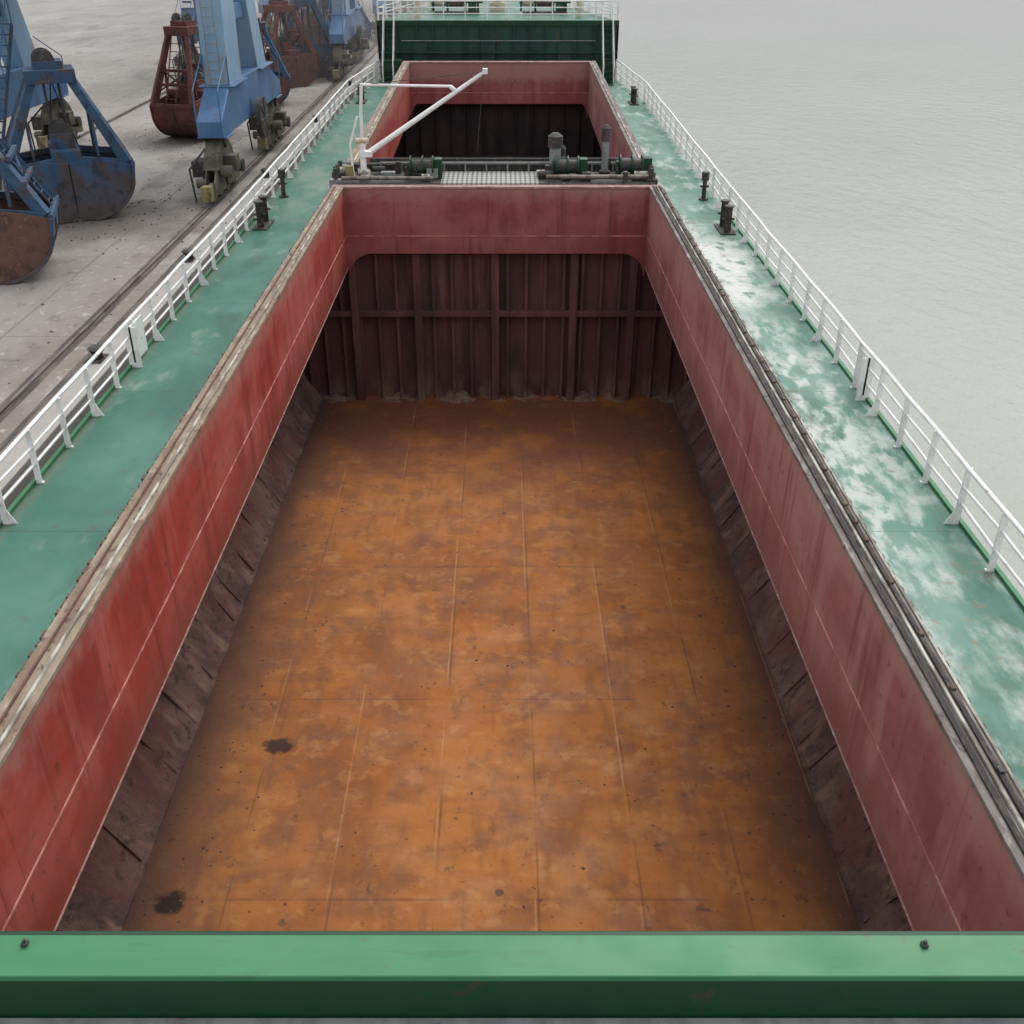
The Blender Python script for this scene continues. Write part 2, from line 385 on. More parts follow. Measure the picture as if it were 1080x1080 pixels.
b.box(XR+0.17,XR+0.205,Y0,Y1,CT,CT+0.05,'pale')
b.box(XR+0.25,XR+0.31,Y0,Y1,CT,CT+0.03,'black')
b.box(XR+0.365,XR+0.40,Y0,Y1,CT-0.12,CT+0.02,'pale')
y=Y0+0.1
while y<Y1:
    l=R.uniform(0.08,0.14); b.box(XR+0.405,XR+0.45,y,y+l,CT-0.14,CT-0.03,'cleat'); y+=l+R.uniform(0.10,0.35)
y=Y0+0.6
while y<Y1:
    b.box(XR+0.255,XR+0.32,y,y+R.uniform(.04,.1),CT+0.03,CT+0.06,R.choice(['cleat','dark','rust'])); y+=R.uniform(0.4,1.5)
b.done('coaming_rest_bar_starboard',ship,bev=0.006)
b=B(); b.box(XL-0.36,XR+0.36,Y1-0.03,Y1+0.29,CT-0.068,CT+0.002,'pink')
b.done('coaming_rest_bar_forward',ship,bev=0.01)
b=B()
for k in range(19):
    y=Y0+0.7+k*1.5
    b.prism([(XL-0.15,0),(XL-0.55,0),(XL-0.34,CT-0.3),(XL-0.15,CT-0.1)],'xz',y,y+0.02,'deck_l')
    b.prism([(XR+0.15,0),(XR+0.55,0),(XR+0.34,CT-0.3),(XR+0.15,CT-0.1)],'xz',y,y+0.02,'deck_r')
b.done('coaming_stay',ship)

# hold 1
FL,FR=-6.62,6.2
b=B(); b.box(FL-0.1,FR+0.1,3.5,34.6,FZ-0.05,FZ,'floor'); b.done('tank_top',ship)
import mathutils.noise as mn
def hopper(xf,sgn,name):
    bb=B(); vs=[];fs=[];ny=240;nx=14;W=1.6;H=2.4
    for j in range(ny+1):
        y=3.5+31.0*j/ny
        for i in range(nx+1):
            t=i/nx
            x=xf+sgn*t*W; z=FZ+t*H
            d=mn.noise(Vector((x*1.2,y*1.2,z)))*0.12+mn.noise(Vector((x*3.5,y*3.0,z*2)))*0.06
            wav=0.07*abs(math.sin(y*math.pi/1.5))**0.5
            z+=max(0,d+wav)*(0.3+0.7*min(1,t*4)); x-=sgn*max(0,d)*0.5
            vs.append((x,y,z))
    for j in range(ny):
        for i in range(nx):
            a=j*(nx+1)+i; fs.append((a,a+1,a+nx+2,a+nx+1))
    bb.add(vs,fs,'hopper',True)
    y=5.0
    while y<33.5:
        bb.beam((xf+sgn*0.05,y,FZ+0.09),(xf+sgn*(W-.1),y+R.uniform(-0.1,0.1),FZ+H-.02),0.05,0.08,'hopper'); y+=R.choice((1.5,1.5,0.75,2.2))
    bb.beam((xf,3.5,FZ+0.03),(xf,34.4,FZ+0.03),0.10,0.09,'hopper')
    xa=xf+sgn*(W-0.05); bb.box(min(xa,xa+sgn*.06),max(xa,xa+sgn*.06),3.5,34.5,FZ+H-0.1,-0.07,'bulk')
    bb.done(name,ship)
hopper(FL,-1,'hopper_side_port'); hopper(FR,1,'hopper_side_starboard')
b=B(); BY=34.55
b.box(-8.4,7.7,BY,BY+0.05,FZ,-0.07,'bulk')
for X in(-7.7,-5.13,-2.95,-0.29,2.4,4.41,6.9):
    b.box(X-0.02,X+0.02,BY-0.42,BY,FZ,-0.07,'bulk'); b.box(X-0.13,X+0.13,BY-0.45,BY-0.42,FZ,-0.07,'bulk')
x=-8.2
while x<7.6:
    b.box(x-0.02,x+0.02,BY-0.22,BY,FZ,-0.07,'bulk'); b.box(x-0.02,x+0.08,BY-0.235,BY-0.22,FZ,-0.07,'bulk'); x+=0.64
b.box(-8.3,7.6,BY-0.38,BY-0.002,-2.78,-2.75,'bulk'); b.box(-8.3,7.6,BY-0.41,BY-0.38,-2.88,-2.66,'bulk')
b.done('transverse_bulkhead',ship)
b=B(); b.box(-8.4,7.7,3.4,3.5,FZ,-0.07,'bulk'); b.done('aft_bulkhead',ship)
b=B(); vs=[];fs=[];nx=300;ny=14
for i in range(nx+1):
    x=FL+ (FR-FL)*i/nx
    for j in range(ny+1):
        t=j/ny; y=33.8+t*0.75
        h=0.22*t*max(0,0.2+1.2*mn.noise(Vector((x*0.9,3,1)))+0.6*mn.noise(Vector((x*3,y*3,0))))-0.02
        vs.append((x,y,FZ+h))
for i in range(nx):
    for j in range(ny):
        a=i*(ny+1)+j; fs.append((a,a+1,a+ny+2,a+ny+1))
b.add(vs,fs,'dirt',True)
for k in range(700):
    e=R.choice((-1,1)); X=(FL if e<0 else FR)-e*abs(R.gauss(0.1,1.0)) if k%4 else R.uniform(-6,5.8)
    Yp=R.uniform(9,34); r=R.uniform(0.012,0.045)
    if not(FL<X<FR): continue
    v=[(X+r*math.cos(a)*R.uniform(.6,1.3),Yp+r*math.sin(a)*R.uniform(.6,1.3),FZ+0.002) for a in (0,1.3,2.5,3.8,5.0)]+[(X,Yp,FZ+r*0.6)]
    b.add(v,[(0,1,5),(1,2,5),(2,3,5),(3,4,5),(4,0,5)],R.choice(['rust','hopper','dirt']))
b.done('cargo_residue',ship)

# hatch 2
b=B()
b.box(XL-0.15,XL,Y2,Y3,-1.05,CT-0.07,'redL'); b.box(XR,XR+0.15,Y2,Y3,-1.05,CT-0.07,'redR')
endplate(b,Y3,Y3+0.12,CT-0.07,'redE',r=0.35); b.box(XL,XR,Y2-0.12,Y2,-1.0,CT-0.07,'redE')
b.box(XL-0.36,XL+0.03,Y2,Y3,CT-0.07,CT,'flangeL'); b.box(XR-0.03,XR+0.36,Y2,Y3,CT-0.07,CT,'flangeR')
b.box(XL-0.36,XR+0.36,Y3-0.03,Y3+0.3,CT-0.068,CT+0.002,'pink')
b.box(XR+0.1,XR+0.16,Y2,Y3,CT,CT+0.04,'pale'); b.box(XL-0.12,XL-0.06,Y2,Y3,CT,CT+0.04,'pale')
b.box(XL,XR,Y3-0.012,Y3,-0.03,0,'weld')
b.done('hatch_coaming_forward_hold',ship,shear=True)
b=B()
b.box(-7.7,7.0,Y2-1,63.4,FZ-0.05,FZ,'hold2'); b.box(-7.8,-7.7,Y2-1,63,FZ,-0.07,'hold2'); b.box(7.0,7.1,Y2-1,63,FZ,-0.07,'hold2')
b.box(-7.7,7.0,61.9,62,FZ,0.5,'hold2'); b.box(-7.7,7.0,35.6,35.7,FZ,-0.1,'hold2')
x=-7.4
while x<6.9: b.box(x-0.02,x+0.02,61.6,61.9,FZ,0.5,'hold2'); x+=0.9
b.box(-7.7,7.0,61.5,61.6,-3,-2.8,'hold2')
b.done('forward_hold',ship)

# hull
b=B()
out=[(DL,-12),(DL,36),(-8.35,58),(-7.4,66),(-5.6,76),(-2.6,86),(-0.4,90.5)]
outr=[(DR,-12),(DR,36),(7.6,58),(6.75,66),(5.0,76),(2.0,86),(-0.4,90.5)]
for side in(out,outr):
    for (xa,ya),(xb,yb) in zip(side,side[1:]):
        zt=lambda y:(-0.06+sheer(y)) if y<66 else 3.9
        za=zt(ya); zb=zt(yb)
        if ya>=66: za=3.8; zb=3.8
        elif yb==66 : zb=-0.06+sheer(66)
        b.quad([(xa,ya,-7.2),(xb,yb,-7.2),(xb,yb,zb),(xa,ya,za)],'hull')
b.done('hull_plating',ship)

# forecastle
FZ0=sheer(66); FT=FZ0+3.1
b=B()
b.prism([(-7.4,66),(6.75,66),(5.0,76),(2.0,86),(-0.4,90.5),(-2.6,86),(-5.6,76)],'xy',FT-0.08,FT,'deck_l')
b.box(-7.3,6.65,66.05,66.15,FZ0,FT-0.08,'fgreen')
b.box(-7.4,6.75,65.93,66.0,FT-0.22,FT+0.06,'dgreen')
x=-7.0
while x<6.6:
    b.box(x-0.03,x+0.03,65.9,66.05,FZ0,FT-0.08,'fgreen'); x+=0.95
b.box(-7.3,6.65,65.6,65.94,FZ0+1.45,FZ0+1.52,'fgreen')
b.tube([(-6.0,65.7,FZ0+1.0),(5.4,65.7,FZ0+1.0)],0.03,'grey'); b.tube([(-6.0,65.7,FZ0+2.1),(5.4,65.7,FZ0+2.1)],0.025,'grey')
for X in(-4.9,-0.9,3.6):
    b.box(X-0.4,X+0.4,65.86,65.9,FZ0+0.15,FZ0+2.0,'fgreen'); b.cyl((X+0.3,65.8,FZ0+1.1),(X+0.3,65.86,FZ0+1.1),0.06,'dark')
b.box(-6.9,-5.9,64.2,65.7,FZ0-0.05,FZ0+1.2,'dgreen'); b.box(5.6,6.4,64.4,65.7,FZ0-0.05,FZ0+1.0,'dgreen')
for X in(-6.95,5.75):
    for k in range(11):
        t=k/10; b.box(X,X+0.6,63.6+2.3*t,63.85+2.3*t,FZ0+3.0*t,FZ0+3.0*t+0.03,'dgreen')
    for xs in(X,X+0.6):
        b.beam((xs,63.6,FZ0),(xs,65.95,FZ0+3.05),0.05,0.18,'grey')
        b.tube([(xs,63.6,FZ0),(xs,63.6,FZ0+0.95),(xs,65.95,FZ0+4.0),(xs,65.95,FZ0+3.0)],0.026,'white')
        b.cyl((xs,64.8,FZ0+1.5),(xs,64.8,FZ0+2.5),0.02,'white')
b.done('forecastle',ship)

# railings
def railing(pts,name,h=1.08,sp=1.5,zf=None,rr=0.034,extra=()):
    bb=B(); zf=zf or (lambda y:sheer(y))
    P=[Vector((x,y,zf(y))) for x,y in pts]
    for a,c in zip(P,P[1:]):
        n=max(1,round((c-a).length/sp))
        for k in range(n+1):
            p=a.lerp(c,k/n); jx=R.uniform(-0.02,0.02); j=R.uniform(-0.03,0.03)
            dirv=(c-a).normalized()
            if abs(dirv.y)>0.5:
                bb.beam(p,(p.x+jx,p.y+j,p.z+h),0.11,0.035,'white')
                bb.box(p.x-0.09,p.x+0.09,p.y-0.03,p.y+0.03,p.z,p.z+0.03,'white')
                if k%3==1:
                    s=1 if p.x<0 else -1
                    bb.prism([(p.x+s*0.05,p.z),(p.x+s*0.2,p.z),(p.x+s*0.05,p.z+0.3)],'xz',p.y-0.01,p.y+0.01,'white')
            else: bb.cyl(p,(p.x,p.y,p.z+h),0.03,'white')
        for hh,r_ in((1.0,rr*1.15),(0.68,rr*0.8),(0.37,rr*0.8)):
            q=[a.lerp(c,k/n)+Vector((R.uniform(-.02,.02),0,h*hh+R.uniform(-.02,.015))) for k in range(n+1)]
            bb.tube(q,r_,'white')
    for (x,ya,yb) in extra:
        bb.box(x-0.02,x+0.02,ya,yb,0.12,0.98,'white'); bb.box(x-0.14,x+0.14,ya,ya+0.03,0,0.98,'white')
    return bb.done(name)
railing([(-8.62,-4),(-8.62,36),(-8.24,58),(-7.35,65.8)],'ship_railing',extra=[(-8.58,22.4,23.3)])
railing([(7.83,-4),(7.83,36),(7.48,58),(6.7,65.8)],'ship_railing.001',extra=[(7.8,20.5,21.2)])
railing([(-7.3,66.05),(6.65,66.05)],'ship_railing.002',zf=lambda y:FT,sp=1.3)
railing([(-7.3,66.05),(-5.5,76),(-2.5,86),(-0.4,90.3),(1.9,86),(4.9,76),(6.65,66.05)],'ship_railing.003',zf=lambda y:FT,sp=1.6)

def windlass(x,y,z,name):
    bb=B(); bb.box(x-1.4,x+1.4,y-0.6,y+0.6,z,z+0.15,'dark')
    bb.cyl((x-1.6,y,z+0.7),(x+1.6,y,z+0.7),0.1,'dark')
    for a in(-1.5,-0.6,0.5,1.3):
        bb.cyl((x+a-0.06,y,z+0.7),(x+a+0.06,y,z+0.7),0.55,'dgreen',n=20)
    bb.cyl((x-0.5,y,z+0.7),(x+0.4,y,z+0.7),0.3,'rust',n=18); bb.cyl((x-1.4,y,z+0.7),(x-0.7,y,z+0.7),0.28,'cream',n=18)
    bb.box(x+0.7,x+1.2,y-0.45,y+0.45,z+0.15,z+1.1,'dgreen'); bb.cyl((x+0.95,y+0.5,z+0.5),(x+0.95,y+1.2,z+0.5),0.22,'green')
    bb.done(name,bev=0.02)
windlass(-2.9,71.5,FT,'anchor_windlass'); windlass(2.6,71.5,FT,'anchor_windlass.001')
b=B(); b.cyl((-0.4,74,FT),(-0.4,74,FT+7.5),0.34,'cream',r2=0.16,n=18); b.cyl((-0.4,74,FT),(-0.4,74,FT+0.5),0.5,'cream',n=18)
b.beam((-1.5,74,FT+5.6),(0.7,74,FT+5.6),0.1,0.1,'cream'); b.box(-0.8,0,73.5,74.2,FT+4.2,FT+4.26,'cream')
for k in range(14): b.box(-0.6,-0.2,73.6,73.63,FT+0.5+k*0.35,FT+0.53+k*0.35,'cream')
b.done('foremast')
b=B()
for X,Yv,h in((-5.2,69,1.3),(4.6,69,1.3),(-4.6,74,1.0),(3.9,74,1.0)):
    b.cyl((X,Yv,FT),(X,Yv,FT+h),0.16,'cream'); b.cyl((X,Yv,FT+h),(X,Yv,FT+h+0.25),0.34,'cream',r2=0.22,n=16)
b.done('mushroom_ventilator')

# ---------------------------------------------------- cross deck machinery
b=B()
PZ=CT+0.03
b.box(XL-0.2,-2.05,Y1+0.35,Y2-0.55,PZ-0.06,PZ,'dark'); b.box(1.15,XR+0.2,Y1+0.35,Y2-0.55,PZ-0.06,PZ,'dark')
b.box(-2.05,1.15,Y1+0.35,Y2-0.55,PZ-0.06,PZ+0.004,'grate')
for X in(-5,-2,1,4.4):
    b.box(X-0.08,X+0.08,Y1+0.6,Y1+0.8,0,PZ-0.06,'dark'); b.box(X-0.08,X+0.08,Y2-0.8,Y2-0.6,0,PZ-0.06,'dark')
b.box(XL-0.5,XR+0.35,Y2-0.45,Y2-0.1,PZ-0.05,PZ+0.22,'black')
b.box(XL+0.6,XR+0.1,Y2-0.06,Y2+0.02,PZ+0.1,PZ+0.34,'dark')
b.cyl((XL-0.1,Y1+0.55,PZ+0.12),(-2.3,Y1+0.55,PZ+0.12),0.06,'steel'); b.cyl((1.4,Y1+0.6,PZ+0.15),(XR,Y1+0.6,PZ+0.15),0.07,'steel')
b.cyl((XL+1.0,Y2-0.62,PZ+0.3),(XR-0.2,Y2-0.62,PZ+0.3),0.035,'grey')
for k in range(40):
    X=XL+R.uniform(-0.4,10.2)
    if -2.1<X<1.2: continue
    w=R.uniform(0.06,0.24); Yc=R.uniform(Y1+0.5,Y2-0.7)
    if k%3==0: b.cyl((X-w,Yc,PZ+0.15),(X+w,Yc,PZ+0.15),R.uniform(.06,.15),R.choice(['dark','grey','pale']))
    else: b.box(X-w,X+w,Yc-0.12,Yc+0.12,PZ,PZ+R.uniform(0.1,0.38),R.choice(['dark','dark','black','dgreen','grey','pale']))
for k in range(14):
    X=XL+0.3+k*0.72; b.box(X-0.03,X+0.03,Y2-0.5,Y2-0.45,PZ-0.05,PZ+0.3,'grey')
for sx in (XL-0.3,XR+0.1):
    for k in range(3):
        b.box(sx-0.2,sx+0.2,Y1+0.5+k*.6,Y1+0.8+k*.6,0,CT+0.1+0.1*k,R.choice(['dark','grey','black'])); b.cyl((sx,Y1+0.6+k*.6,CT),(sx,Y1+0.6+k*.6,CT+0.45),0.07,'dark')
b.done('cross_deck_platform',ship,bev=0.01)
def winch(X,Yc,name):
    bb=B(); bb.box(X-0.5,X+0.5,Yc-0.3,Yc+0.3,PZ,PZ+0.06,'dark')
    bb.cyl((X-0.38,Yc,PZ+0.36),(X+0.3,Yc,PZ+0.36),0.22,'dark',n=18)
    for a in(-0.42,-0.02,0.32): bb.cyl((X+a-0.025,Yc,PZ+0.36),(X+a+0.025,Yc,PZ+0.36),0.34,'dgreen',n=20)
    bb.box(X+0.36,X+0.62,Yc-0.2,Yc+0.2,PZ+0.06,PZ+0.62,'dgreen'); bb.box(X-0.55,X-0.46,Yc-0.18,Yc+0.18,PZ,PZ+0.5,'dark')
    bb.done(name,bev=0.01)
winch(-2.65,35.1,'deck_winch'); winch(2.15,35.1,'deck_winch.001'); winch(4.3,35.3,'deck_winch.002')
def vent(X,Yc,h,r,name,top='grey'):
    bb=B(); bb.cyl((X,Yc,PZ),(X,Yc,PZ+h),r,'grey',n=18); bb.cyl((X,Yc,PZ+h*0.72),(X,Yc,PZ+h),r*1.3,top,n=18)
    bb.cyl((X,Yc,PZ+h),(X,Yc,PZ+h+0.1),r*1.3,top,r2=r*0.6,n=18); bb.cyl((X,Yc,PZ),(X,Yc,PZ+0.08),r*1.6,'dark',n=18)
    bb.box(X+r,X+r+0.08,Yc-0.05,Yc+0.05,PZ+0.3,PZ+0.5,'dark')
    bb.done(name)
vent(1.72,35.5,1.25,0.19,'ventilator_post',top='dark'); vent(3.42,35.8,1.45,0.12,'ventilator_post.001',top='dark')
vent(1.98,35.8,0.8,0.09,'ventilator_post.002',top='dark')
b=B()
mx,my=-4.66,35.3
b.tube([(mx,my,PZ),(mx,my,PZ+1.0)],0.10,'white',n=14)
b.tube([(mx,my,PZ+1.0),(mx+0.02,my,PZ+2.0),(mx+0.1,my,4.5)],0.055,'white',n=12)
b.tube([(mx+0.05,my,4.46),(-1.7,36.0,4.32)],0.045,'white'); b.cyl((-1.75,36,4.32),(-1.6,36,4.2),0.07,'white')
b.cyl((mx+0.2,my+0.1,2.35),(-0.6,36.2,4.75),0.10,'white',r2=0.06); b.box(-0.68,-0.52,36.1,36.3,4.68,4.84,'white')
b.tube([(mx-0.35,my,PZ),(mx-0.4,my,2.6),(mx-0.1,my,3.5)],0.04,'white')
b.tube([(mx+0.1,my,4.45),(-0.7,36.15,4.75)],0.012,'dark'); b.box(mx-0.1,mx+0.3,my-0.12,my+0.2,2.25,2.42,'white')
b.cyl((mx-0.2,my,2.75),(mx+0.2,my,2.75),0.09,'cream'); b.box(mx-0.6,mx-0.35,my-0.15,my+0.1,PZ,PZ+0.35,'yellow'); b.cyl((-0.65,36.2,4.7),(-0.9,36.3,2.2),0.01,'dark')
b.done('deck_derrick')

def bitts(X,Yc,name,z=0,h=0.75):
    z+=sheer(Yc)
    bb=B(); bb.box(X-0.25,X+0.25,Yc-0.65,Yc+0.65,z,z+0.05,'dark')
    for dy in(-0.38,0.38):
        bb.cyl((X,Yc+dy,z+0.05),(X,Yc+dy,z+h),0.115,'black',n=18); bb.cyl((X,Yc+dy,z+h),(X,Yc+dy,z+h+0.05),0.155,'dark',n=18)
        bb.cyl((X-0.2,Yc+dy,z+h*0.55),(X+0.2,Yc+dy,z+h*0.55),0.04,'dark')
    bb.done(name)
bitts(-8.2,35.2,'mooring_bitts',h=0.85); bitts(7.45,34.6,'mooring_bitts.001',h=0.85); bitts(-7.6,58.5,'mooring_bitts.002'); bitts(6.9,58.0,'mooring_bitts.003')
def vpost(X,Yc,name,h=1.0):
    z=sheer(Yc)
    bb=B(); bb.cyl((X,Yc,z),(X,Yc,z+h*0.75),0.08,'dark'); bb.cyl((X,Yc,z+h*0.7),(X,Yc,z+h),0.14,'dark',n=14); bb.cyl((X,Yc,z),(X,Yc,z+0.05),0.18,'dark')
    bb.box(X-0.16,X+0.16,Yc-0.03,Yc+0.03,z+h*0.45,z+h*0.52,'dark'); bb.done(name)
vpost(-8.2,39.0,'air_vent_pipe'); vpost(7.4,38.6,'air_vent_pipe.001')

# ------------------------------------------------------------------ quay
QZ=-0.67
b=B()
b.quad([(-9.75,-80,QZ),(-9.75,2500,QZ),(-2500,2500,QZ),(-2500,-80,QZ)],'quay')
b.quad([(-9.75,-80,QZ),(-9.75,2500,QZ),(-9.75,2500,-8),(-9.75,-80,-8)],'quay')
b.done('quay_ground')
b=B(); b.box(-10.05,-9.76,-80,600,QZ+0.004,QZ+0.14,'quay'); b.done('quay_kerb',bev=0.02)
def crane_rail(X,name):
    bb=B(); bb.quad([(X-0.22,-80,QZ+0.004),(X+0.22,-80,QZ+0.004),(X+0.22,700,QZ+0.004),(X-0.22,700,QZ+0.004)],'joint')
    bb.box(X-0.04,X+0.04,-80,700,QZ+0.006,QZ+0.06,'steel'); bb.done(name)
crane_rail(-11.45,'crane_rail'); crane_rail(-21.9,'crane_rail.001')
b=B(); b.quad([(-10.78,-80,QZ+0.004),(-10.62,-80,QZ+0.004),(-10.62,700,QZ+0.004),(-10.78,700,QZ+0.004)],'joint'); b.done('cable_trench')
def qbollard(Yc,name):
    bb=B(); X=-10.35; bb.box(X-0.26,X+0.26,Yc-0.3,Yc+0.3,QZ,QZ+0.04,'dark')
    bb.cyl((X,Yc,QZ+0.04),(X,Yc,QZ+0.22),0.14,'black',r2=0.12,n=16); bb.cyl((X,Yc,QZ+0.2),(X,Yc,QZ+0.3),0.15,'black',r2=0.23,n=16); bb.cyl((X,Yc,QZ+0.3),(X,Yc,QZ+0.36),0.23,'dark',r2=0.14,n=16)
    bb.done(name)
for k,Yc in enumerate((10.5,24.6,33.4,46,60,74)): qbollard(Yc,'quay_bollard'+('.%03d'%k if k else ''))
b=B()
for k in range(520):
    if k%2: cx,cy,sp=-15.6,39.0,2.6
    elif k%4==0: cx,cy,sp=-16.0,55.0,2.4
    else: cx,cy,sp=-13.0,R.uniform(20,70),2.5
    X=R.gauss(cx,sp); Yp=R.gauss(cy,sp); r=R.uniform(0.015,0.07)
    if X>-10.2: continue
    vs=[(X+r*math.cos(a)*R.uniform(.7,1.2),Yp+r*math.sin(a)*R.uniform(.7,1.2),QZ+0.002) for a in (0,1.3,2.5,3.8,5.0)]+[(X,Yp,QZ+r*0.8)]
    b.add(vs,[(0,1,5),(1,2,5),(2,3,5),(3,4,5),(4,0,5)],R.choice(['dark','rust','joint']))
b.done('spilled_cargo_crumbs')

def grab(name,X,Y,rot,s,col,shell,hz=5.2):
    bb=B(); bb.x=Matrix.Translation((X,Y,QZ))@Matrix.Rotation(rot,4,'Z')@Matrix.Scale(s,4)
    W=1.35
    for sg in(-1,1):
        prof=[(0.02,0.0)]
        for k in range(1,9):
            t=k/8; a=-math.pi/2+t*math.pi*0.5
            prof.append((0.15+2.0*math.cos(a)*1.0, 1.45+1.45*math.sin(a)))
        prof=[(sg*u,v) for u,v in prof]+[(sg*2.2,1.9),(sg*0.9,2.2),(sg*0.02,2.1)]
        for ya,yb in((-W,-W+0.06),(W-0.06,W)): bb.prism(prof,'xz',ya,yb,shell)
        curve=prof[:10]
        for (u0,v0),(u1,v1) in zip(curve,curve[1:]):
            n=Vector((v1-v0,0,-(u1-u0))).normalized()*0.05*sg
            bb.add([(u0,-W,v0),(u1,-W,v1),(u1,W,v1),(u0,W,v0)],[(0,1,2,3)],shell)
            bb.add([(u0-n.x,-W,v0-n.z),(u1-n.x,-W,v1-n.z),(u1-n.x,W,v1-n.z),(u0-n.x,W,v0-n.z)],[(0,1,2,3)],shell)
        bb.beam((sg*2.2,-W,1.9),(sg*2.2,W,1.9),0.16,0.2,col)
        for yy in(-W-0.03,0,W+0.03):
            for (u0,v0),(u1,v1) in zip(curve[1:],curve[2:]): bb.beam((u0,yy,v0),(u1,yy,v1),0.12,0.10,col)
        bb.beam((sg*0.06,-W,0.03),(sg*0.06,W,0.03),0.16,0.12,'steel')
        for yy in(-W*0.9,W*0.9):
            bb.beam((sg*0.25,yy,2.2),(sg*2.1,yy,1.95),0.14,0.22,col)
            bb.beam((sg*2.05,yy,1.95),(sg*0.62,yy*0.45,hz),0.26,0.40,col,0.75)
            bb.beam((sg*1.1,yy*0.75,2.2),(sg*1.1,yy*0.65,hz*0.78),0.1,0.12,col)
        for zz,xx,yw in((2.9,1.65,0.86),(3.6,1.35,0.74)): bb.beam((sg*xx,-W*yw,zz),(sg*xx,W*yw,zz),0.14,0.14,col)
        for k in range(9):
            t=(k+0.5)/9; xx=2.2-(2.2-0.75)*t; zz=2.05+(hz-2.05)*t
            bb.beam((sg*xx,-0.3,zz),(sg*xx,0.3,zz),0.04,0.04,col)
        for yy in(-0.3,0.3): bb.beam((sg*2.2,yy,2.05),(sg*0.75,yy,hz),0.05,0.07,col)
        bb.beam((sg*1.75,-W*0.8,2.5),(sg*1.3,W*0.6,3.6),0.08,0.08,col); bb.beam((sg*1.75,W*0.8,2.5),(sg*1.3,-W*0.6,3.6),0.08,0.08,col)
        bb.cyl((sg*0.25,-0.3,2.3),(sg*0.25,-0.3,hz-.2),0.04,'dark'); bb.cyl((sg*0.25,0.3,2.3),(sg*0.25,0.3,hz-.2),0.04,'dark')
    bb.box(-0.5,0.5,-W*0.95,W*0.95,2.05,2.5,col); bb.box(-0.4,0.4,-0.6,0.6,2.5,3.0,col)
    for yy in(-0.4,-0.15,0.15,0.4): bb.cyl((0,yy-0.05,2.95),(0,yy+0.05,2.95),0.42,'dark',n=18)
    bb.box(-0.85,0.85,-0.75,0.75,hz-.2,hz+.25,col); bb.box(-0.5,0.5,-0.5,0.5,hz+.25,hz+.5,col)
    for yy in(-0.35,0.35): bb.cyl((-0.1,yy-0.06,hz+.5),(-0.1,yy+0.06,hz+.5),0.38,'dark',n=18)
    for a,e in((-0.2,1.6),(0.2,-1.3)):
        pts=[(a,0.1,hz+0.75)]
        for k in range(1,9):
            t=k/8; pts.append((a+e*t,0.2+0.9*t,(hz+0.75)*(1-t)**1.5+0.05+0.2*math.sin(t*6)))
        bb.tube(pts,0.028,'dark',n=6)
    bb.done(name,bev=0.015)
grab('grab_bucket',-16.25,39.5,0.42,1.0,'navy','navy',hz=4.9)
grab('grab_bucket.001',-15.8,55.8,1.25,0.9,'grabred','grabred',hz=5.5)
grab('grab_bucket.002',-16.2,31.9,0.3,1.0,'navy','rust',hz=4.3)
grab('grab_bucket.003',-14.6,74.0,0.9,0.9,'grabred','rust')
grab('grab_bucket.004',-13.8,79.0,0.3,0.9,'navy','navy')
grab('grab_bucket.005',-15.2,90.0,0.3,1.0,'grabred','grabred')
grab('grab_bucket.006',-26.0,37.0,0.9,1.0,'navy','rust')
grab('grab_bucket.007',-14.6,66.0,0.2,0.8,'navy','rust',hz=5.4)
grab('grab_bucket.008',-17.5,104.0,0.5,1.0,'navy','rust')
grab('grab_bucket.009',-14.0,97.0,0.7,1.0,'navy','navy',hz=4.8)

